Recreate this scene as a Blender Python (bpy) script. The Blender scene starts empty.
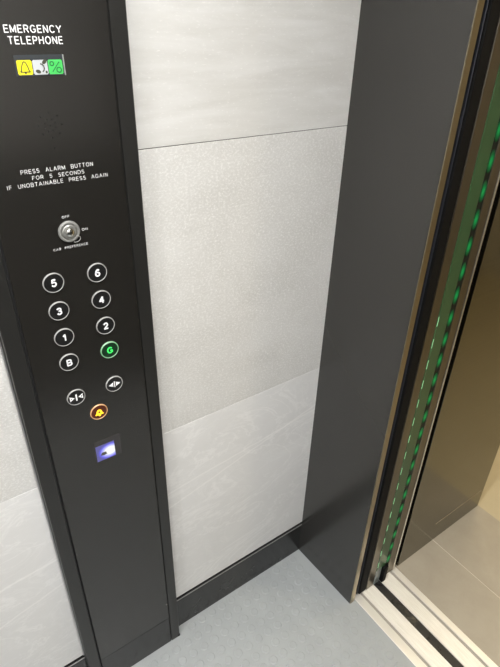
import bpy, bmesh, math, random
from mathutils import Vector, Matrix
random.seed(4)
S = bpy.context.scene
C = S.collection
PI = math.pi

# ------------------------------------------------------------------ materials
def mat(name, col, rough=.5, metal=0., spec=.5, emis=None, estr=0., ior=None):
    m = bpy.data.materials.new(name); m.use_nodes = True
    b = m.node_tree.nodes['Principled BSDF']
    b.inputs['Base Color'].default_value = (*col, 1)
    b.inputs['Roughness'].default_value = rough
    b.inputs['Metallic'].default_value = metal
    b.inputs['Specular IOR Level'].default_value = spec
    if ior: b.inputs['IOR'].default_value = ior
    if emis:
        b.inputs['Emission Color'].default_value = (*emis, 1)
        b.inputs['Emission Strength'].default_value = estr
    return m

class NB:
    """small node helper"""
    def __init__(s, m):
        s.t = m.node_tree; s.b = s.t.nodes['Principled BSDF']
        s.tc = s.t.nodes.new('ShaderNodeTexCoord')
    def mapping(s, scale=(1,1,1), rot=(0,0,0), loc=(0,0,0)):
        n = s.t.nodes.new('ShaderNodeMapping')
        n.inputs['Scale'].default_value = scale; n.inputs['Rotation'].default_value = rot; n.inputs['Location'].default_value = loc
        s.t.links.new(s.tc.outputs['Object'], n.inputs['Vector']); return n.outputs[0]
    def noise(s, vec, scale, detail=4, rough=.55, dist=0.):
        n = s.t.nodes.new('ShaderNodeTexNoise')
        n.inputs['Scale'].default_value = scale; n.inputs['Detail'].default_value = detail
        n.inputs['Roughness'].default_value = rough; n.inputs['Distortion'].default_value = dist
        s.t.links.new(vec, n.inputs['Vector']); return n.outputs['Fac']
    def ramp(s, fac, stops):
        n = s.t.nodes.new('ShaderNodeValToRGB'); e = n.color_ramp.elements
        while len(e) < len(stops): e.new(.5)
        for i, (p, c) in enumerate(stops):
            e[i].position = p; e[i].color = (*c, 1) if len(c) == 3 else c
        s.t.links.new(fac, n.inputs[0]); return n.outputs[0]
    def mix(s, fac, a, b, mode='MIX'):
        n = s.t.nodes.new('ShaderNodeMix'); n.data_type = 'RGBA'; n.blend_type = mode
        for k, v in ((0, fac), (6, a), (7, b)):
            if hasattr(v, 'links'): s.t.links.new(v, n.inputs[k])
            elif k == 0: n.inputs[k].default_value = v
            else: n.inputs[k].default_value = (*v, 1)
        return n.outputs[2]
    def math(s, op, a, b=0.):
        n = s.t.nodes.new('ShaderNodeMath'); n.operation = op
        for k, v in ((0, a), (1, b)):
            if hasattr(v, 'links'): s.t.links.new(v, n.inputs[k])
            else: n.inputs[k].default_value = v
        return n.outputs[0]
    def to(s, out, sock): s.t.links.new(out, s.b.inputs[sock])
    def bump(s, h, strength, dist=.001):
        n = s.t.nodes.new('ShaderNodeBump'); n.inputs['Strength'].default_value = strength; n.inputs['Distance'].default_value = dist
        s.t.links.new(h, n.inputs['Height']); s.to(n.outputs[0], 'Normal')

W = (1, 1, 1); K = (0, 0, 0)
def smudged(m, r0, r1, scale=6., stretch=(1, 1, 1)):
    n = NB(m); f = n.noise(n.mapping(stretch), scale, 5, .6, .6)
    n.to(n.ramp(f, [(.35, (r0,)*3), (.7, (r1,)*3)]), 'Roughness'); return m

def tile_mat(name, kind):
    m = mat(name, (.6, .6, .57), .5, 0, .4); n = NB(m)
    if kind == 'speckle':
        big = n.noise(n.mapping((1, 1, 1.6)), 5, 5, .6, .4)
        base = n.ramp(big, [(.3, (.545, .538, .510)), (.5, (.595, .588, .562)), (.7, (.625, .620, .597))])
        fine = n.noise(n.mapping((1, 1, 1.4)), 190, 4, .75)
        base = n.mix(n.ramp(fine, [(.48, K), (.66, (.75,)*3)]), base, (.79, .785, .765))
        mid = n.noise(n.mapping(), 45, 3, .6)
        base = n.mix(n.ramp(mid, [(.32, (.22,)*3), (.5, K)]), base, (.55, .54, .51))
        v = n.t.nodes.new('ShaderNodeTexVoronoi'); v.inputs['Scale'].default_value = 105
        n.t.links.new(n.mapping(), v.inputs['Vector'])
        base = n.mix(n.ramp(v.outputs['Distance'], [(.08, (.42,)*3), (.17, K)]), base, (.86, .855, .835))
        n.bump(fine, .15, .0006)
    elif kind == 'streak':
        big = n.noise(n.mapping((1, 1, 7)), 4.5, 6, .6, .5)
        base = n.ramp(big, [(.3, (.545, .536, .506)), (.5, (.60, .593, .567)), (.72, (.655, .650, .630))])
        fine = n.noise(n.mapping((1, 1, 3)), 110, 3, .7)
        base = n.mix(n.ramp(fine, [(.58, K), (.75, (.6,)*3)]), base, (.82, .81, .79))
    else:   # veined, marble-like
        big = n.noise(n.mapping((1, 1, 1.2), (0, .6, 0)), 5, 6, .6, .8)
        base = n.ramp(big, [(.3, (.690, .686, .672)), (.7, (.735, .732, .718))])
        vn = n.noise(n.mapping((1, 1, 2.3), (0, .55, 0), (.3, 0, .1)), 3.2, 5, .62, 1.3)
        d = n.math('ABSOLUTE', n.math('SUBTRACT', vn, .5))
        base = n.mix(n.ramp(d, [(.0, (.45,)*3), (.022, K)]), base, (.85, .845, .83))
        vn2 = n.noise(n.mapping((1, 1, 1.9), (0, .45, 0), (2.3, 0, 1.1)), 5, 6, .65, 2.2)
        d2 = n.math('ABSOLUTE', n.math('SUBTRACT', vn2, .5))
        base = n.mix(n.ramp(d2, [(.0, (.22,)*3), (.03, K)]), base, (.85, .845, .83))
        # the long straight hairline vein of the photograph, rising to the right
        for (x0, z0, sl, w) in ((-.24, .592, .11, .0014), (-.23, .577, .25, .0012)):
            sx = n.t.nodes.new('ShaderNodeSeparateXYZ'); n.t.links.new(n.tc.outputs['Object'], sx.inputs[0])
            zz = n.math('SUBTRACT', sx.outputs[2], z0)
            ll = n.math('MULTIPLY', n.math('SUBTRACT', sx.outputs[0], x0), sl)
            wob = n.math('MULTIPLY', n.math('SUBTRACT', n.noise(n.mapping(), 14, 3), .5), .012)
            dd = n.math('ABSOLUTE', n.math('ADD', n.math('SUBTRACT', zz, ll), wob))
            base = n.mix(n.ramp(dd, [(w*.4, (.55,)*3), (w*2.0, K)]), base, (.88, .87, .85))
    n.to(base, 'Base Color')
    return m

M = {}
M['tile_mid'] = tile_mat('speckled_stone_tile', 'speckle')
M['tile_top'] = tile_mat('streaked_stone_tile', 'streak')
M['tile_low'] = tile_mat('veined_stone_tile', 'vein')
M['grout'] = mat('grout', (.35, .34, .32), .8)
M['panel'] = smudged(mat('black_coated_steel', (.014, .0130, .0112), .3, 0, .5, ior=1.62), .19, .24, 5)
M['frame'] = mat('black_frame_steel', (.016, .0158, .0145), .35, 0, .5, ior=1.5)
M['return'] = mat('dark_grey_laminate', (.027, .0262, .0235), .22, 0, .5, ior=1.58)
M['skirt'] = smudged(mat('dark_skirting_metal', (.016, .0165, .016), .2, 0, .5, ior=1.53), .20, .30, 9)
M['groove'] = mat('dark_gap', (.006, .006, .006), .8)
M['lip'] = mat('grey_edge_metal', (.20, .195, .19), .4, .3)
M['alu_trim'] = mat('light_aluminium_trim', (.62, .62, .62), .35, .8)
M['chrome'] = mat('polished_chrome', (.75, .75, .73), .12, 1)
M['ring'] = mat('silver_ring', (.36, .36, .35), .5, .1)
M['key_ring'] = mat('dull_silver', (.24, .24, .225), .5, .2)
M['white_print'] = mat('white_print', (.78, .78, .78), .5, 0, .3)
M['cap'] = mat('black_button_plastic', (.012, .012, .012), .25)
M['numeral'] = mat('pale_backlit_numeral', (.8, .8, .8), .5, 0, .4, (.9, .95, 1), .12)
M['green_ring'] = mat('green_lit_ring', (.35, .45, .36), .35, .3, .5, (.0, .8, .15), .28)
M['green_num'] = mat('green_lit_numeral', (.05, .4, .1), .4, 0, .5, (.02, 1, .12), .75)
M['green_cap'] = mat('black_cap_green_tint', (.006, .03, .012), .25)
M['amber_ring'] = mat('amber_lit_ring', (.6, .4, .25), .35, .3, .5, (1, .42, .06), .30)
M['amber_num'] = mat('amber_lit_symbol', (.9, .6, .05), .4, 0, .5, (1, .60, .0), .9)
M['amber_cap'] = mat('dark_red_cap', (.055, .010, .003), .3, 0, .5, (.5, .07, 0), .06)

M['tan_steel'] = smudged(mat('tan_brushed_steel', (.34, .30, .22), .38, 1), .3, .45, 30, (1, 1, .05))
M['brown_steel'] = smudged(mat('brown_brushed_steel', (.18, .163, .132), .35, 1), .3, .45, 30, (1, 1, .05))
M['bright_steel'] = mat('polished_steel_edge', (.80, .76, .68), .35, 1)
M['rubber'] = mat('black_rubber', (.004, .004, .004), .7, 0, .15)
M['seal'] = mat('blue_grey_seal', (.028, .031, .040), .4, 0, .5)
M['lens'] = mat('green_tinted_lens', (.030, .085, .032), .3, 0, .5, ior=1.45)
M['led_back'] = mat('dark_strip', (.006, .009, .008), .5, 0, .2)
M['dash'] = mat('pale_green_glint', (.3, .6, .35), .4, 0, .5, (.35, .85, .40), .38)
M['clear_foot'] = mat('blue_grey_plastic', (.17, .20, .20), .25, 0, .5)

# lit LED window: the light falls off from the middle of each window
m = mat('green_led_window', (.002, .012, .005), .5, 0, .15); n = NB(m)
g = n.t.nodes.new('ShaderNodeTexGradient'); g.gradient_type = 'SPHERICAL'
n.t.links.new(n.mapping((1/.0112, .01, 1/.0235)), g.inputs[0])
n.to(n.ramp(g.outputs['Fac'], [(0, (0, .006, .002)), (.4, (0, .085, .020)), (.85, (.002, .26, .055))]), 'Emission Color')
n.b.inputs['Emission Strength'].default_value = 1.0
M['led'] = m

m = mat('brushed_sill_aluminium', (.62, .57, .48), .45, .25); n = NB(m)
f = n.noise(n.mapping((900, 14, 1)), 1, 2, .5); f2 = n.noise(n.mapping((30, 6, 1)), 3, 4, .6)
n.to(n.mix(n.ramp(f2, [(.4, K), (.7, (.18,)*3)]), n.ramp(f, [(.3, (.76, .73, .65)), (.7, (.92, .90, .84))]), (.45, .41, .34)), 'Base Color')
M['sill'] = m
M['sill_edge'] = mat('bright_sill_edge', (.82, .80, .75), .35, .5)
M['sill_groove'] = mat('dull_sill_groove', (.34, .32, .28), .6, .2)
M['gap_rail'] = smudged(mat('dark_apron', (.02, .02, .02), .35, .2), .2, .6, 40)

m = mat('bronze_steel', (.20, .165, .105), .16, 1.); n = NB(m)
f = n.noise(n.mapping((.5, 1, 260)), 1, 3, .6)
n.to(n.ramp(f, [(.3, (.160, .150, .118)), (.7, (.182, .172, .136))]), 'Base Color')
n.to(n.ramp(n.noise(n.mapping(), 5, 5, .6, .8), [(.35, (.12,)*3), (.7, (.22,)*3)]), 'Roughness')
M['bronze'] = m

m = mat('grey_stud_rubber', (.36, .375, .385), .36, 0, .5); n = NB(m)
f = n.noise(n.mapping(), 9, 5, .6, .4)
n.to(n.ramp(f, [(.3, (.318, .336, .336)), (.7, (.355, .373, .372))]), 'Base Color')
M['rubber_floor'] = m

m = mat('taupe_porcelain', (.33, .29, .23), .38, 0, .5); n = NB(m)
f = n.noise(n.mapping(), 14, 6, .65, .3)
n.to(n.ramp(f, [(.3, (.33, .295, .235)), (.7, (.37, .335, .27))]), 'Base Color')
M['taupe'] = m
M['pale_grout'] = mat('pale_grout', (.62, .56, .47), .8)
m = mat('warm_beige_floor', (.48, .40, .25), .35); n = NB(m)
f = n.noise(n.mapping(), 6, 4, .6)
n.to(n.ramp(f, [(.3, (.42, .365, .245)), (.7, (.47, .41, .28))]), 'Base Color')
M['beige'] = m
M['plaster'] = mat('warm_plaster', (.62, .59, .51), .8)
M['ceiling'] = mat('white_ceiling', (.78, .78, .78), .6)
M['dado'] = mat('dark_dado_laminate', (.05, .048, .045), .4)
M['dado2'] = mat('grey_dado_laminate', (.20, .195, .185), .4)
M['dark_wall'] = mat('dark_laminate_wall', (.10, .095, .09), .45)
M['lamp'] = mat('cool_lamp', (.9, .9, .9), .5, 0, .5, (1, .99, .985), 116)
M['warm_lamp'] = mat('warm_lamp', (.9, .9, .9), .5, 0, .5, (1, .83, .56), 135)

# ------------------------------------------------------------------ helpers
def tag(o, label=None, cat=None, group=None, kind=None):
    if label: o['label'] = label
    if cat: o['category'] = cat
    if group: o['group'] = group
    if kind: o['kind'] = kind
    return o
def thing(name, loc, label, cat, group=None):
    o = bpy.data.objects.new(name, None); o.location = loc; o.empty_display_size = .05
    C.objects.link(o); return tag(o, label, cat, group)
def obj(name, bm, m, parent=None, loc=(0, 0, 0), smooth=False):
    me = bpy.data.meshes.new(name); bm.normal_update(); bm.to_mesh(me); bm.free()
    for x in (m if isinstance(m, (list, tuple)) else [m]): me.materials.append(x)
    if smooth:
        for p in me.polygons: p.use_smooth = True
    o = bpy.data.objects.new(name, me); o.location = loc
    if parent: o.parent = parent
    C.objects.link(o); return o
def bx(bm, x0, x1, y0, y1, z0, z1, mi=0, bev=0., seg=1):
    t = bmesh.new()
    bmesh.ops.create_cube(t, size=1)
    for v in t.verts:
        v.co = Vector(((x0+x1)/2+v.co.x*(x1-x0), (y0+y1)/2+v.co.y*(y1-y0), (z0+z1)/2+v.co.z*(z1-z0)))
    if bev: bmesh.ops.bevel(t, geom=t.edges[:], offset=bev, segments=seg, affect='EDGES', profile=.5)
    for f in t.faces: f.material_index = mi
    me = bpy.data.meshes.new('t'); t.to_mesh(me); t.free(); bm.from_mesh(me); bpy.data.meshes.remove(me)
    return bm
def box(*a, **k): return bx(bmesh.new(), *a, **k)
def lathe_y(prof, n=40, ell=1.):
    """revolve (radius, y) profile round the Y axis; front is -Y"""
    bm = bmesh.new(); rings = []
    for r, y in prof:
        if r < 1e-6: rings.append([bm.verts.new((0, y, 0))])
        else: rings.append([bm.verts.new((r*math.cos(2*PI*i/n), y, r*ell*math.sin(2*PI*i/n))) for i in range(n)])
    for a, b in zip(rings, rings[1:]):
        for i in range(n):
            j = (i+1) % n
            if len(a) == 1: bm.faces.new((a[0], b[i], b[j]))
            elif len(b) == 1: bm.faces.new((a[i], b[0], a[j]))
            else: bm.faces.new((a[i], b[i], b[j], a[j]))
    bmesh.ops.recalc_face_normals(bm, faces=bm.faces[:])
    return bm
def prism_y(bm, pts, y0, y1):
    """polygon in XZ extruded from y0 (front) to y1 (back)"""
    a = [bm.verts.new((x, y0, z)) for x, z in pts]; b = [bm.verts.new((x, y1, z)) for x, z in pts]
    bm.faces.new(a); bm.faces.new(b[::-1])
    for i in range(len(pts)):
        j = (i+1) % len(pts); bm.faces.new((a[i], b[i], b[j], a[j]))
    bmesh.ops.recalc_face_normals(bm, faces=bm.faces[:]); return bm
def _arc(cx, cz, rx, rz, a0, a1, n=9):
    return [(cx+rx*math.cos(math.radians(a0+(a1-a0)*i/n)), cz+rz*math.sin(math.radians(a0+(a1-a0)*i/n))) for i in range(n+1)]
def glyphs():
    """single-stroke lettering: width, list of polylines in a box of height 1"""
    A = _arc; g = {}
    g['A'] = (.80, [[(0, 0), (.40, 1), (.80, 0)], [(.14, .34), (.66, .34)]])
    g['B'] = (.66, [[(0, 0), (0, 1), (.38, 1)]+A(.38, .76, .24, .24, 90, -90)+[(0, .52)], [(.38, .52)]+A(.40, .26, .26, .26, 90, -90)+[(0, 0)]])
    g['C'] = (.74, [A(.40, .5, .40, .5, 42, 318, 16)])
    g['D'] = (.72, [[(0, 0), (0, 1), (.30, 1)]+A(.30, .5, .42, .5, 90, -90, 12)+[(0, 0)]])
    g['E'] = (.60, [[(.60, 1), (0, 1), (0, 0), (.60, 0)], [(0, .52), (.54, .52)]])
    g['F'] = (.58, [[(.58, 1), (0, 1), (0, 0)], [(0, .52), (.50, .52)]])
    g['G'] = (.78, [A(.40, .5, .40, .5, 42, 318, 16)+[(.76, .10), (.76, .45), (.46, .45)]])
    g['H'] = (.66, [[(0, 0), (0, 1)], [(.66, 0), (.66, 1)], [(0, .52), (.66, .52)]])
    g['I'] = (.16, [[(.08, 0), (.08, 1)]])
    g['L'] = (.54, [[(0, 1), (0, 0), (.54, 0)]])
    g['M'] = (.80, [[(0, 0), (0, 1), (.40, .10), (.80, 1), (.80, 0)]])
    g['N'] = (.66, [[(0, 0), (0, 1), (.66, 0), (.66, 1)]])
    g['O'] = (.82, [A(.41, .5, .41, .5, 0, 360, 22)])
    g['P'] = (.62, [[(0, 0), (0, 1), (.36, 1)]+A(.36, .73, .26, .27, 90, -90)+[(0, .46)]])
    g['R'] = (.66, [[(0, 0), (0, 1), (.38, 1)]+A(.38, .74, .26, .26, 90, -90)+[(0, .48)], [(.38, .48), (.66, 0)]])
    g['S'] = (.64, [A(.32, .75, .29, .25, 30, 250)+A(.32, .26, .31, .26, 75, -150)])
    g['T'] = (.68, [[(0, 1), (.68, 1)], [(.34, 1), (.34, 0)]])
    g['U'] = (.66, [[(0, 1), (0, .33)]+A(.33, .33, .33, .33, 180, 360)+[(.66, 1)]])
    g['Y'] = (.76, [[(0, 1), (.38, .46), (.76, 1)], [(.38, .46), (.38, 0)]])
    g['1'] = (.30, [[(0, .74), (.26, 1), (.26, 0)]])
    g['2'] = (.60, [A(.30, .72, .29, .28, 165, -35)+[(.02, 0), (.60, 0)]])
    g['3'] = (.60, [A(.29, .76, .26, .24, 160, -80)+[(.22, .53)], [(.28, .53)]+A(.29, .27, .30, .27, 85, -155)])
    g['4'] = (.64, [[(.48, 0), (.48, 1), (0, .30), (.64, .30)]])
    g['5'] = (.60, [[(.55, 1), (.12, 1), (.06, .52)]+A(.29, .32, .30, .32, 125, -150)])
    g['6'] = (.60, [A(.30, .30, .29, .29, 0, 360, 18), A(.42, .30, .41, .70, 180, 82)+[(.54, .90)]])
    g[' '] = (.30, [])
    return g
GL_ = glyphs()
def text_bm(s, width, height, stroke=.14, depth=.0004, space=.36):
    """lettering in the XZ plane facing -Y, centred on the origin"""
    adv = []; x = 0
    for ch in s: adv.append(x); x += GL_[ch][0]+space
    total = x-space
    h = height*(1-stroke); w_ = stroke*height/2
    sx = (width-2*w_)/total if width else h
    bm = bmesh.new()
    for ch, ox in zip(s, adv):
        for pl in GL_[ch][1]:
            P_ = [((ox+px-total/2)*sx, (pz-.5)*h) for px, pz in pl]
            for k, (a, b) in enumerate(zip(P_, P_[1:])):
                L = Vector((b[0]-a[0], b[1]-a[1]))
                if L.length < 1e-7: continue
                u = L.normalized(); q = Vector((-u.y, u.x))*w_; e = u*(w_*.35)
                a2 = Vector(a)-e; b2 = Vector(b)+e
                yk = -depth/2-depth*.02*(k % 2)
                prism_y(bm, [(a2.x+q.x, a2.y+q.y), (a2.x-q.x, a2.y-q.y), (b2.x-q.x, b2.y-q.y), (b2.x+q.x, b2.y+q.y)], yk, depth/2)
    return bm

# ------------------------------------------------------------------ camera
F = 520.7264
R = [[0.81599626, -0.57757918, 0.02350301], [-0.28496444, -0.43730337, -0.85297188], [0.50293675, 0.68932434, -0.52142744]]
cam = bpy.data.cameras.new('camera'); co = bpy.data.objects.new('camera', cam); C.objects.link(co)
r, d, f = [Vector(x) for x in R]
mw = Matrix.Identity(4)
for i in range(3): mw[i][0] = r[i]; mw[i][1] = -d[i]; mw[i][2] = -f[i]
mw[0][3], mw[1][3], mw[2][3] = -0.83293, -0.80551, 1.55
co.matrix_world = mw
cam.sensor_fit = 'AUTO'; cam.sensor_width = 36; cam.lens = F/667*36; cam.clip_start = .01
S.camera = co

# ------------------------------------------------------------------ the car: shell
XB, YN, ZC = -1.45, -1.30, 2.20          # back wall, opposite wall, ceiling
PL, PR = -.742, -.4865                    # the control panel's outer edges
RX, RY = -.0135, -.2375                   # door return: face and end

# floor, with its raised studs in one mesh
bm = bmesh.new(); bx(bm, XB, .0159, YN, .02, -.03, 0)
def stud(bm, cx, cy, r=.0122, h=.0019, n=18):
    rings = []
    for rr, z in ((r, 0), (r-.0009, h*.75), (r-.0024, h)):
        rings.append([bm.verts.new((cx+rr*math.cos(2*PI*i/n), cy+rr*math.sin(2*PI*i/n), z)) for i in range(n)])
    for a, b in zip(rings, rings[1:]):
        for i in range(n):
            j = (i+1) % n; bm.faces.new((a[i], a[j], b[j], b[i]))
    bm.faces.new(rings[-1])
for i in range(-30, 13):
    for j in range(-34, 5):
        x = -.4083+.0352*i; y = -.1263+.0358*j
        if XB+.02 < x < -.004 and YN+.02 < y < -.016:
            if -.76 < x < -.475 and y > -.04: continue
            if x > -.022 and y > RY-.015: continue
            stud(bm, x, y)
tag(obj('floor', bm, M['rubber_floor']), 'grey studded rubber lift floor', kind='structure')

def tiles_bm(x0, x1, along='x', fixed=0., sgn=1):
    bm = bmesh.new(); g = .0007
    for k, (z0, z1) in enumerate(((.1440, .757-g*.5), (.757+g*.5, 1.362-g), (1.362+g, 1.967-g), (1.967+g, ZC))):
        mi = (0, 1, 2, 1)[k]
        if along == 'x': bx(bm, x0, x1, fixed, fixed+.012*sgn, z0, z1, mi, .0004) if sgn > 0 else bx(bm, x0, x1, fixed-.012, fixed, z0, z1, mi, .0004)
        else: bx(bm, fixed-.012, fixed, x0, x1, z0, z1, mi, .0004)
    return bm
bm = tiles_bm(-.4860, RX, 'x', 0)
for s in (tiles_bm(XB, PL-.0035, 'x', 0),):
    me = bpy.data.meshes.new('t'); s.to_mesh(me); s.free(); bm.from_mesh(me); bpy.data.meshes.remove(me)
bx(bm, XB-.02, RX, .0115, .05, -.03, ZC, 3)
bx(bm, XB, RX, .0022, .0118, 1.3605, 1.3635, 4)
bx(bm, XB, RX, .0015, .0118, .7560, .7580, 5)
M['dark_grout'] = mat('dark_grout', (.10, .095, .085), .8)
M['light_grout'] = mat('light_grout', (.78, .77, .74), .8)
tag(obj('wall_left', bm, [M['tile_low'], M['tile_mid'], M['tile_top'], M['groove'], M['dark_grout'], M['light_grout']]),
    'pale stone-look tile wall behind the control panel', kind='structure')

bm = bmesh.new()
bx(bm, PL-.0035, PL-.0008, -.0028, .010, .1440, ZC)
tag(obj('trim_1', bm, M['alu_trim']), kind='structure')

# skirtings: recessed shadow gap, grey lip, dark face
def skirting(name, segs):
    bm = bmesh.new()
    for x0, x1 in segs:
        bx(bm, x0, x1, .0010, .0100, 0, .1300, 0); bx(bm, x0, x1, .0018, .0100, .1302, .1310, 2)
        bx(bm, x0, x1, -.0016, .0010, .1285, .1314, 1, .0008, 2)
        bx(bm, x0, x1, .0075, .0100, .1318, .1435, 2)
    tag(obj(name, bm, [M['skirt'], M['lip'], M['groove']]), kind='structure')
skirting('baseboard_left', [(-.4860, RX-.0003), (XB, PL-.0006)])

# dark door return
bm = bmesh.new()
pts = [(RX-.0002, .0112), (RX-.0002, 0), (-.0072, RY+.0018), (-.0066, RY+.0010), (.0093, RY+.0010), (.0093, .0112)]
a = [bm.verts.new((x, y, 0)) for x, y in pts]; b = [bm.verts.new((x, y, ZC)) for x, y in pts]
bm.faces.new(a); bm.faces.new(b)
for i in range(len(pts)):
    j = (i+1) % len(pts); bm.faces.new((a[i], a[j], b[j], b[i]))
bmesh.ops.recalc_face_normals(bm, faces=bm.faces[:])
tag(obj('wall_right', bm, M['return']), 'dark grey door return panel', kind='structure')
bm = box(-.0063, .0100, RY-.0012, RY+.0009, .0005, ZC-.001)
tag(obj('trim_2', bm, M['tan_steel']), kind='structure')

# rest of the car
bm = tiles_bm(YN, 0, 'y', XB); bx(bm, XB-.001, XB+.004, YN+.005, -.001, .131, .76, 4, .001); bx(bm, XB-.03, XB-.012, YN, .05, 0, ZC, 1)  # lower panel added on this unseen wall to darken the return's reflection
tag(obj('wall_back', bm, [M['tile_low'], M['tile_mid'], M['tile_top'], M['dado'], M['dado2']]), kind='structure')
tag(obj('baseboard_back', box(XB-.012, XB+.002, YN, 0, 0, .13), M['skirt']), kind='structure')
bm = tiles_bm(XB, RX, 'x', YN, -1); bx(bm, XB+.003, RX-.001, YN-.001, YN+.004, .131, 1.12, 3, .001); bx(bm, XB-.02, .010, YN-.03, YN-.0125, 0, ZC, 1)  # unseen dark lower panel, added to darken the control panel's reflection
tag(obj('wall_near', bm, [M['tile_low'], M['tile_mid'], M['tile_top'], M['dado']]), kind='structure')
tag(obj('baseboard_near', box(XB+.003, RX-.001, YN, YN+.003, 0.0, .13), M['skirt']), kind='structure')
tag(obj('wall_far_return', box(RX, .010, YN, -1.06, 0, ZC), M['return']), kind='structure')
tag(obj('trim_3', box(RX, .010, -1.0598, RY-.0014, 2.10, ZC), M['return']), kind='structure')
tag(obj('ceiling', box(XB-.02, .010, YN-.03, .05, ZC, ZC+.03), M['ceiling']), kind='structure')

# ------------------------------------------------------------------ control panel
YF = -.0245
cx0 = -.6155
P = thing('car_operating_panel', (cx0, 0, 0), 'tall black lift control panel with round numbered buttons and key switch', 'control panel')
def pp(x, z, y=YF): return (x-cx0, y, z)
GL, GR = -.7128, -.5135
KZ = .117
obj('face_plate', box(GL+.0022-cx0, GR-.0010-cx0, YF, YF+.003, KZ+.0008, ZC-.002, bev=.0008, seg=2), M['panel'], P)
obj('kick_plate', box(GL+.0022-cx0, GR-.0010-cx0, YF+.0004, YF+.003, .0005, KZ-.0006, bev=.0005), M['skirt'], P)
obj('back_box', box(GL-.004-cx0, GR+.002-cx0, YF+.0032, .0110, .0005, ZC-.002), M['groove'], P)
def strip(x0, x1, inner):
    # folded channel: flat front, chamfer towards the face plate, return to the wall
    bm = bmesh.new()
    c = .004
    if inner == 'r': pts = [(x0, .011), (x0, YF+.0015), (x0+.0015, YF), (x1-.0012, YF), (x1, YF+.003), (x1, .011)]
    else: pts = [(x0, .011), (x0, YF+.003), (x0+.0012, YF), (x1-.0015, YF), (x1, YF+.0015), (x1, .011)]
    a = [bm.verts.new((x-cx0, y, .0005)) for x, y in pts]; b = [bm.verts.new((x-cx0, y, ZC-.002)) for x, y in pts]
    bm.faces.new(a); bm.faces.new(b)
    for i in range(len(pts)):
        j = (i+1) % len(pts); bm.faces.new((a[i], a[j], b[j], b[i]))
    bmesh.ops.recalc_face_normals(bm, faces=bm.faces[:]); return bm
obj('side_frame', strip(PL, GL-.0010, 'r'), M['frame'], P)
obj('side_frame', strip(GR+.0006, PR, 'l'), M['frame'], P)

def letter(name, s, x0, x1, zc, h, bold=.16, m='white_print', parent=P, y=YF, space=.38):
    return obj(name, text_bm(s, x1-x0, h, bold, .0004, space), M[m], parent, pp((x0+x1)/2, zc, y))
letter('lettering', 'EMERGENCY', -.6515, -.5800, 1.5288, .0090, .145)
letter('lettering', 'TELEPHONE', -.6490, -.5800, 1.5163, .0092, .145)
letter('lettering', 'PRESS  ALARM  BUTTON', -.6655, -.5617, 1.3556, .0060, .105)
letter('lettering', 'FOR  5  SECONDS', -.6515, -.5762, 1.3462, .0056, .105)
letter('lettering', 'IF  UNOBTAINABLE  PRESS  AGAIN', -.6875, -.5410, 1.3371, .0058, .105)
letter('lettering', 'OFF', -.6198, -.6085, 1.2834, .0038, .13)
letter('lettering', 'ON', -.5927, -.5835, 1.2590, .0040, .13)
letter('lettering', 'CAR  PREFERENCE', -.6407, -.5863, 1.2350, .0038, .12)

# indicator window with three pictograms
dx0, dx1, dz0, dz1 = -.6462, -.5835, 1.4755, 1.5000
D = obj('indicator_window', box(-(dx1-dx0)/2, (dx1-dx0)/2, -.0006, .0002, -(dz1-dz0)/2, (dz1-dz0)/2, bev=.0002), mat('indicator_glass', (.035, .04, .045), .15), P, pp((dx0+dx1)/2, (dz0+dz1)/2))
D['label'] = 'dark window with yellow, grey and green pictograms'
dc = (dx0+dx1)/2; dzc = (dz0+dz1)/2
M['yel'] = mat('yellow_pictogram', (.72, .66, .02), .4, 0, .4, (.9, .85, .02), .10)
M['gry'] = mat('grey_pictogram', (.52, .54, .56), .4)
M['grn'] = mat('green_pictogram', (.06, .48, .10), .4, 0, .4, (.05, .7, .12), .10)
M['ink'] = mat('pictogram_ink', (.05, .05, .03), .5)
M['ink2'] = mat('green_ink', (.01, .10, .03), .5)
def sub(name, bm, m, x, z, parent, y=-.0007, label=None):
    o = obj(name, bm, m, parent, (x, y, z))
    if label: o['label'] = label
    return o
tw = .0188; th = .0172
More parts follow.
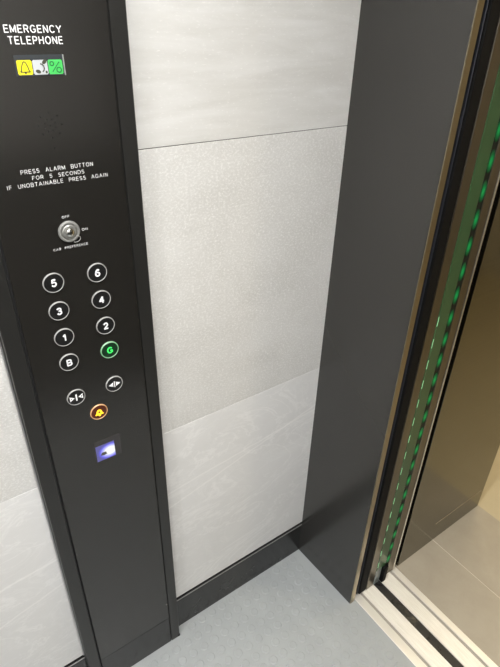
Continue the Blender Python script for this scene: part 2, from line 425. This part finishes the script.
for k, (mm, lab) in enumerate((('yel', 'yellow square with a bell outline'), ('gry', 'pale grey square with a telephone handset'), ('grn', 'green square with two circles and a slanting bar'))):
    X = -(dx1-dx0)/2+.0022+tw/2+k*(tw+.0010); Z = -.0022
    bm = box(-tw/2, tw/2, -.0004, .0001, -th/2, th/2, bev=.0015)
    for v in bm.verts: v.co.y = max(-.0004, min(.0001, v.co.y))
    if k == 0:   # bell outline
        pts = [(-.0062, -.0052), (-.0048, -.0035), (-.0036, .0015), (-.0016, .0058), (0, .0068), (.0016, .0058), (.0036, .0015), (.0048, -.0035), (.0062, -.0052)]
        segs = list(zip(pts, pts[1:]))+[(pts[-1], pts[0])]
        for (a, b) in segs:
            L = Vector((b[0]-a[0], b[1]-a[1])); q = Vector((-L.y, L.x)).normalized()*.0006
            prism_y(bm, [(a[0]+q.x, a[1]+q.y), (b[0]+q.x, b[1]+q.y), (b[0]-q.x, b[1]-q.y), (a[0]-q.x, a[1]-q.y)], -.0006, -.0003)
        prism_y(bm, [(.0013*math.cos(t), -.0062+.0012*math.sin(t)) for t in [i*PI/6 for i in range(12)]], -.0006, -.0003)
    if k == 1:   # handset and face
        def blob(cx, cz, rx, rz, rot=0):
            prism_y(bm, [(cx+rx*math.cos(t)*math.cos(rot)-rz*math.sin(t)*math.sin(rot), cz+rx*math.cos(t)*math.sin(rot)+rz*math.sin(t)*math.cos(rot)) for t in [i*PI/8 for i in range(16)]], -.0006, -.0003)
        blob(.0060, .0062, .0035, .0022, .7); blob(-.0035, -.0050, .0034, .0022, -.3); blob(.0070, -.0060, .0014, .0018)
        for i in range(7):
            t = -.9+i*.36; blob(-.0005+.0052*math.cos(t), -.0010+.0050*math.sin(t), .0010, .0009)
    if k == 2:
        def ringp(cx, cz, R_, w=.0006):
            for i in range(14):
                a = 2*PI*i/14; b = 2*PI*(i+1)/14
                prism_y(bm, [(cx+(R_+w)*math.cos(a), cz+(R_+w)*math.sin(a)), (cx+(R_+w)*math.cos(b), cz+(R_+w)*math.sin(b)), (cx+(R_-w)*math.cos(b), cz+(R_-w)*math.sin(b)), (cx+(R_-w)*math.cos(a), cz+(R_-w)*math.sin(a))], -.0006, -.0003)
        ringp(-.0045, .0038, .0024); ringp(.0040, -.0036, .0030)
        prism_y(bm, [(-.0052, -.0056), (-.0042, -.0060), (.0058, .0056), (.0048, .0060)], -.0006, -.0003)
    o = obj('pictogram', bm, [M[mm], M['ink2'] if k == 2 else M['ink']], D, (X, -.0006, Z)); o['label'] = lab
    for p in o.data.polygons:
        if p.center.y < -.00045 or abs(p.center.y+.00045) < .00008 and p.area < 3e-6: p.material_index = 1
sub('bright_edge', box(-.0006, .0006, -.0012, .0002, -(dz1-dz0)/2, (dz1-dz0)/2), M['alu_trim'], (dx1-dx0)/2, 0, D)

# loudspeaker perforations, each hole a dark countersunk disc
bm = bmesh.new()
def hole(bm, cx, cz, r=.00105):
    a = [bm.verts.new((cx+r*math.cos(i*PI/6), -.0002, cz+r*math.sin(i*PI/6))) for i in range(12)]
    b = [bm.verts.new((cx+r*math.cos(i*PI/6), .0001, cz+r*math.sin(i*PI/6))) for i in range(12)]
    bm.faces.new(a)
    for i in range(12): bm.faces.new((a[i], b[i], b[(i+1) % 12], a[(i+1) % 12]))
hole(bm, 0, 0)
for i in range(8): hole(bm, .0080*math.cos(i*PI/4+.38), .0080*math.sin(i*PI/4+.38))
for i in range(8): hole(bm, .0160*math.cos(i*PI/4), .0160*math.sin(i*PI/4))
bmesh.ops.recalc_face_normals(bm, faces=bm.faces[:])
obj('speaker_grille', bm, M['groove'], P, pp(-.6144, 1.4138))
bm = lathe_y([(.0011, .0001), (.0011, -.0002), (0, -.0003)], 12)
obj('microphone_hole', bm, M['groove'], P, pp(-.6135, 1.3835))

# key switch
KX, KZ2 = -.6127, 1.2600
ks = obj('key_switch', lathe_y([(.0168, .0002), (.0168, -.0016), (.0160, -.0030), (.0150, -.0036), (.0128, -.0034), (.0118, -.0018)], 48), M['key_ring'], P, pp(KX, KZ2), smooth=True)
ks['label'] = 'round silver key switch'
obj('lock_collar', lathe_y([(.0118, -.0012), (.0112, -.0040), (.0080, -.0052), (.0064, -.0040)], 40), mat('lock_metal', (.30, .30, .28), .4, .6), ks, smooth=True)
bm = lathe_y([(.0064, -.0035), (.0064, -.0068), (.0058, -.0076), (0, -.0078)], 32)
obj('lock_barrel', bm, M['chrome'], ks, smooth=True)
obj('keyhole', box(-.0007, .0007, -.0082, -.0076, -.0042, .0042), M['groove'], ks)
# fine wire loop hanging from the switch
bm = bmesh.new(); pts = []
for i in range(11):
    t = i/10*1.25*PI-.15
    pts.append(Vector((.0085+.0062*math.sin(t+.2), -.0052+.0012*i/10, -.0075-.0065*(1-math.cos(t))/1.3)))
for a, b in zip(pts, pts[1:]):
    q = bmesh.ops.create_cone(bm, segments=6, radius1=.00045, radius2=.00045, depth=(b-a).length*1.1, cap_ends=True)['verts']
    mt = Matrix.Translation((a+b)/2) @ (b-a).to_track_quat('Z', 'Y').to_matrix().to_4x4()
    for v in q: v.co = mt @ v.co
obj('wire_loop', bm, M['ring'], ks)

# push buttons
def button(name, x, z, glyph, cap='cap', ring='ring', num='numeral', label=None):
    b = obj(name, lathe_y([(.0152, .0002), (.0152, -.0016), (.0146, -.0021), (0, -.0023)], 40), M[cap], P, pp(x, z))
    if label: b['label'] = label
    obj('ring', lathe_y([(.0151, -.0012), (.0153, -.0023), (.0158, -.0026), (.0164, -.0023), (.0167, -.0012), (.0168, .0001)], 48), M[ring], b, smooth=True)
    if isinstance(glyph, str): g = text_bm(glyph, None, .0132, .185, .0008)
    else: g = glyph
    obj('symbol', g, M[num], b, (0, -.0024, 0))
    return b
for s, x, z in (('6', -.5785, 1.1825), ('5', -.6500, 1.1825), ('4', -.5780, 1.1325), ('3', -.6497, 1.1318), ('2', -.5770, 1.0808), ('1', -.6495, 1.0812), ('B', -.6492, 1.0304)):
    button('floor_button', x, z, s, label='round black button marked '+s)
button('floor_button', -.5757, 1.0297, 'G', 'green_cap', 'green_ring', 'green_num', label='round button marked G glowing green')
def arrows(openit):
    bm = bmesh.new()
    if openit:
        prism_y(bm, [(-.0110, 0), (-.0027, -.0048), (-.0027, .0048)], -.0004, .0002)
        prism_y(bm, [(.0110, 0), (.0027, .0048), (.0027, -.0048)], -.0004, .0002)
        prism_y(bm, [(-.0009, -.0066), (.0009, -.0066), (.0009, .0066), (-.0009, .0066)], -.0004, .0002)
    else:
        for sx in (-1, 1):
            o_ = [(sx*.0035, 0), (sx*.0118, -.0052), (sx*.0118, .0052)]; i_ = [(sx*.0068, 0), (sx*.0103, -.0020), (sx*.0103, .0020)]
            for k in range(3):
                j = (k+1) % 3; prism_y(bm, [o_[k], o_[j], i_[j], i_[k]], -.0004, .0002)
        prism_y(bm, [(-.0013, -.0068), (.0013, -.0068), (.0013, .0068), (-.0013, .0068)], -.0004, .0002)
    return bm
button('door_close_button', -.6487, .9535, arrows(False), label='black button with arrows pointing inwards to a bar')
button('door_open_button', -.5760, .9535, arrows(True), label='black button with arrows pointing outwards from a bar')
# bell
bm = bmesh.new()
outl = [(-.0080, -.0058), (-.0080, -.0040), (-.0058, -.0020), (-.0052, .0022), (-.0030, .0052), (0, .0064), (.0030, .0052), (.0052, .0022), (.0058, -.0020), (.0080, -.0040), (.0080, -.0058)]
inl = [(x*.36, z*.36+.0002) for x, z in outl]
for k in range(len(outl)):
    j = (k+1) % len(outl); prism_y(bm, [outl[k], outl[j], inl[j], inl[k]], -.0004, .0002)
prism_y(bm, [(.0022*math.cos(t), -.0072+.0018*math.sin(t)) for t in [i*PI/6 for i in range(12)]], -.0004, .0002)
button('alarm_button', -.6125, .9025, bm, 'amber_cap', 'amber_ring', 'amber_num', label='dark red button with glowing amber bell symbol')

# lit card-reader window
wx0, wx1, wz0, wz1 = -.6330, -.5790, .7790, .8330
wd = obj('card_reader_window', box(-.027, .027, -.0006, .0002, -.027, .027, bev=.0002), mat('smoked_reader_glass', (.035, .032, .032), .12), P, pp((wx0+wx1)/2, (wz0+wz1)/2))
m = mat('blue_lit_screen', (.02, .02, .05), .3); n = NB(m)
g = n.t.nodes.new('ShaderNodeTexGradient'); g.gradient_type = 'SPHERICAL'
n.t.links.new(n.mapping((1/.026, .01, 1/.021), (0, .45, 0), (-.30, 0, .22)), g.inputs[0])
base = n.ramp(g.outputs['Fac'], [(0, (.10, .095, .30)), (.18, (.12, .11, .72)), (.40, (.50, .50, 1)), (.60, (1, 1, .92))])
n.to(base, 'Emission Color'); n.b.inputs['Emission Strength'].default_value = 1.0
sc = obj('screen', box(-.0190, .0190, -.0003, .0001, -.0195, .0195), m, wd, (-.0060, -.0007, -.0055)); sc['label'] = 'small square screen glowing blue and white'
bm = bmesh.new(); prism_y(bm, [(-.0070, -.0030), (0, -.0048), (.0062, -.0036), (.0045, .0026), (-.0040, .0034)], -.0002, .0001)
obj('arrow_mark', bm, mat('screen_shadow_mark', (.03, .03, .03), .5, 0, .3, (.10, .10, .08), .5), sc, (-.0040, -.0004, -.0030))  # dark arrow mark over the lit screen
# small hinge screw, and a dark disc painting the shadow at the floor
obj('screw_head', lathe_y([(.0022, .0002), (.0022, -.0008), (0, -.0012)], 16), M['lip'], P, pp(-.5172, .185))
obj('rubber_foot', lathe_y([(.004, .004), (.004, 0), (0, 0)], 16), M['groove'], P, pp(-.4890, .0048, YF-.0005))

# ------------------------------------------------------------------ sills and door gear
Y0, Y1 = -1.20, .10
sl = thing('door_threshold', (.056, -.55, 0), 'brushed aluminium door sill edging the studded grey floor', 'door sill')
q = lambda *a, **k: box(a[0]-.056, a[1]-.056, a[2]+.55, a[3]+.55, a[4], a[5], **k)
obj('nosing', q(.0160, .0428, Y0, Y1, -.030, .0015, bev=.0010, seg=2), M['sill_edge'], sl)
obj('guide_groove', q(.0429, .0525, Y0, Y1, -.030, -.0035), M['sill_groove'], sl)
obj('tread_plate', q(.0526, .1010, Y0, Y1, -.030, .0012, bev=.0006), M['sill'], sl)
ls = thing('door_threshold', (.169, -.55, 0), 'brushed aluminium door sill edging the taupe landing tiles', 'door sill')
q = lambda *a, **k: box(a[0]-.169, a[1]-.169, a[2]+.55, a[3]+.55, a[4], a[5], **k)
obj('tread_plate', q(.1300, .1778, Y0, Y1, -.030, .0012, bev=.0006), M['sill'], ls)
obj('guide_groove', q(.1779, .1879, Y0, Y1, -.030, -.0035), M['sill_groove'], ls)
obj('nosing', q(.1880, .2085, Y0, Y1, -.030, .0015, bev=.0010, seg=2), M['sill_edge'], ls)
tag(obj('gap_apron', box(.1012, .1298, Y0, Y1, -.028, -.0025), M['gap_rail']), 'dark metal apron lying in the gap between the two door sills', 'apron')  # dark strip puts the shade of the open gap into colour

ZD = 2.12
YD = -.2365
cd = thing('sliding_door_leaf', (.046, .2, .004), 'slid-back lift car door showing its black rubber edge beside the grey return', 'sliding door')
q = lambda *a, **k: box(a[0]-.046, a[1]-.046, a[2]-.2, a[3]-.2, a[4]-.004, a[5]-.004, **k)
obj('door_panel', q(.0300, .0605, YD+.018, .62, .006, ZD), M['return'], cd)
obj('rubber_edge', q(.0340, .0650, YD+.001, YD+.018, .006, ZD, bev=.003, seg=2), M['rubber'], cd)
obj('seal_strip', q(.0288, .0306, YD+.004, YD+.017, .006, ZD, bev=.0010), M['seal'], cd)

lc = thing('light_curtain', (.11, -.20, 0), 'safety light curtain strip with a row of green lights beside the open doorway', 'light curtain')
q = lambda *a, **k: box(a[0]-.11, a[1]-.11, a[2]+.20, a[3]+.20, a[4], a[5], **k)
obj('housing', q(.0662, .0970, -.2360, -.150, .004, ZD, bev=.0012, seg=2), M['brown_steel'], lc)
obj('lens_cover', q(.0975, .1370, -.2368, -.160, .075, ZD, bev=.0010, seg=2), M['lens'], lc)
obj('led_channel', q(.1372, .1582, -.2345, -.160, .075, ZD), M['led_back'], lc)
obj('clear_foot', q(.0985, .1240, -.2365, -.170, .0025, .0745, bev=.002), M['clear_foot'], lc)
obj('black_foot', q(.1265, .1440, -.2460, -.170, .0025, .0745, bev=.0015), M['rubber'], lc)
def led_bm():
    bm = bmesh.new(); n = 20
    a = [bm.verts.new((.0104*math.cos(2*PI*i/n), 0, .0230*math.sin(2*PI*i/n))) for i in range(n)]
    b = [bm.verts.new((.0100*math.cos(2*PI*i/n), -.0008, .0222*math.sin(2*PI*i/n))) for i in range(n)]
    bm.faces.new(b)
    for i in range(n): bm.faces.new((a[i], a[(i+1) % n], b[(i+1) % n], b[i]))
    bmesh.ops.recalc_face_normals(bm, faces=bm.faces[:]); return bm
first = None; z = .0975
while z < 2.08:
    if first is None:
        first = obj('led', led_bm(), M['led'], lc, (.1482-.11, -.2345+.20, z)); first['label'] = 'green glowing light'
    else:
        c = first.copy(); c.location = (.1482-.11, -.2345+.20, z); c.parent = lc; C.objects.link(c)
    z += .0582
first = None; z = .105  # glowing dashes stand in for LED reflections on the lens edge
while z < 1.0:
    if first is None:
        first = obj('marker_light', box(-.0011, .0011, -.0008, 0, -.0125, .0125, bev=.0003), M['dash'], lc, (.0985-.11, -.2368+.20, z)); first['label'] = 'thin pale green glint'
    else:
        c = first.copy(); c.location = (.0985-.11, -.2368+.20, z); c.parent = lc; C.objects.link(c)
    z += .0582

ld = thing('sliding_door_leaf', (.172, .2, .004), 'slid-back landing door with a brown steel edge and thin polished corner', 'sliding door')
q = lambda *a, **k: box(a[0]-.172, a[1]-.172, a[2]-.2, a[3]-.2, a[4]-.004, a[5]-.004, **k)
obj('door_panel', q(.1586, .1886, YD+.001, .62, .006, ZD, bev=.001), M['brown_steel'], ld)
obj('polished_edge', q(.1887, .1932, YD-.001, YD+.012, .006, ZD, bev=.0008), M['bright_steel'], ld)

# ------------------------------------------------------------------ landing
def frame_thing(y0, y1, line, label):
    t = thing('entrance_portal', (.44, (y0+y1)/2, 0), label, 'door frame')
    ym = (y0+y1)/2
    obj('jamb', box(.2170-.44, .6620-.44, y0-ym, y1-ym, .0005, 2.30, bev=.001), M['bronze'], t)
    obj('shadow_gap', box(.1945-.44, .2168-.44, y0+.010-ym, y1-ym, .0020, 2.30), M['groove'], t)
    if line: obj('film_edge', box(.385-.44, .645-.44, y0-.0006-ym, y0+.0002-ym, .0925, .0945), mat('pale_film_edge', (.42, .36, .26), .35, .8), t)  # thin pale raised line along the jamb
    return t
frame_thing(-.2345, .10, True, 'deep bronze steel door frame reflecting the landing floor')
t = thing('entrance_portal', (.44, -1.16, 0), 'bronze steel door frame on the far side of the opening', 'door frame')
obj('jamb', box(.2170-.44, .6620-.44, -.10, .10, .0005, 2.30, bev=.001), M['bronze'], t)

bm = bmesh.new()
ys = [-3.0, -1.83, -1.23, -.63, .6]
G = .0016
for y0, y1 in zip(ys, ys[1:]):
    bx(bm, .2087, .3990-G, y0+G, y1-G, -.03, 0, 0)
    bx(bm, .3990+G, .6660, y0+G, y1-G, -.03, 0, 0)
bx(bm, .2087, .6660, -3.0, .6, -.03, -.0012, 1)
bx(bm, .6662, 2.6, -3.0, 1.6, -.03, 0, 2)
tag(obj('floor_landing', bm, [M['taupe'], M['pale_grout'], M['beige']]), 'taupe landing tiles', kind='structure')
bm = box(2.6, 2.64, -3.0, 1.6, 0, 2.6)
tag(obj('wall_landing_far', bm, M['plaster']), kind='structure')
tag(obj('wall_landing_left', box(.6622, 2.6, 1.6, 1.64, 0, 2.6), M['plaster']), kind='structure')
tag(obj('wall_landing_right', box(.6622, 2.6, -3.04, -3.0, 0, 2.6), M['plaster']), kind='structure')
tag(obj('wall_landing_door_left', box(.6300, .6615, .102, 1.64, 0, 2.6), M['plaster']), kind='structure')
tag(obj('wall_landing_door_right', box(.6300, .6615, -3.0, -1.262, 0, 2.6), M['plaster']), kind='structure')
tag(obj('ceiling_landing', box(.2087, 2.64, -3.0, 1.64, 2.6, 2.63), M['ceiling']), kind='structure')
tag(obj('wall_landing_lintel', box(.2170, .6615, -1.262, .102, 2.301, 2.6), M['plaster']), kind='structure')

# handrail on the back wall (unseen, added to mirror a faint streak in the door return)
h = thing('handrail', (XB, -.65, .78), 'slim polished handrail on the back wall of the lift car', 'handrail')
bm = bmesh.new()
v = bmesh.ops.create_cone(bm, segments=20, radius1=.013, radius2=.013, depth=1.06, cap_ends=True)['verts']
for p in v: p.co = Vector((.055+p.co.x, p.co.z, p.co.y))
obj('rail', bm, M['chrome'], h, smooth=False)
for yy in (-.42, .42):
    obj('bracket', box(.0005, .045, yy-.008, yy+.008, -.008, .008, bev=.002), M['chrome'], h)

# ------------------------------------------------------------------ lamps
def lamp(loc, mm, r, label, cat='ceiling light', group=None, beam=0):
    t = thing('ceiling_light', loc, label, cat, group)
    def rz(prof):
        b = lathe_y(prof, 32)
        for v in b.verts: v.co = Vector((v.co.x, v.co.z, v.co.y))
        bmesh.ops.recalc_face_normals(b, faces=b.faces[:]); return b
    obj('rim', rz([(r+.010, -.0002), (r+.010, -.004), (r+.001, -.006)]), M['alu_trim'], t)
    obj('diffuser', rz([(r, -.0010), (r, -.003), (0, -.0035)]), M[mm], t)
    if beam:
        la = bpy.data.lights.new('downlight_beam', 'AREA'); la.shape = 'DISK'; la.size = .11; la.energy = beam; la.spread = math.radians(115)  # extra light under the diffuser, added to brighten floor and lower walls
        la.color = (1, .985, .98); lo = bpy.data.objects.new('downlight_beam', la); C.objects.link(lo); lo.parent = t; lo.location = (0, 0, -.012)
for x in (-1.31, -.60):
    for y in (-1.12, -.48):
        lamp((x, y, ZC), 'lamp', .062, 'round white downlight in the lift car ceiling', group='downlights in the car ceiling', beam=4.8)
for x, y in ((1.0, -.1), (1.0, -1.3), (1.9, -.7), (1.9, .8)):
    lamp((x, y, 2.6), 'warm_lamp', .09, 'round warm downlight in the landing ceiling', group='downlights in the landing ceiling')

w = bpy.data.worlds.new('world'); S.world = w; w.use_nodes = True
w.node_tree.nodes['Background'].inputs[0].default_value = (.02, .02, .02, 1)
w.node_tree.nodes['Background'].inputs[1].default_value = .3
S.view_settings.view_transform = 'Standard'; S.view_settings.look = 'None'
S.view_settings.gamma = 1; S.view_settings.exposure = 0; S.view_settings.use_curve_mapping = False
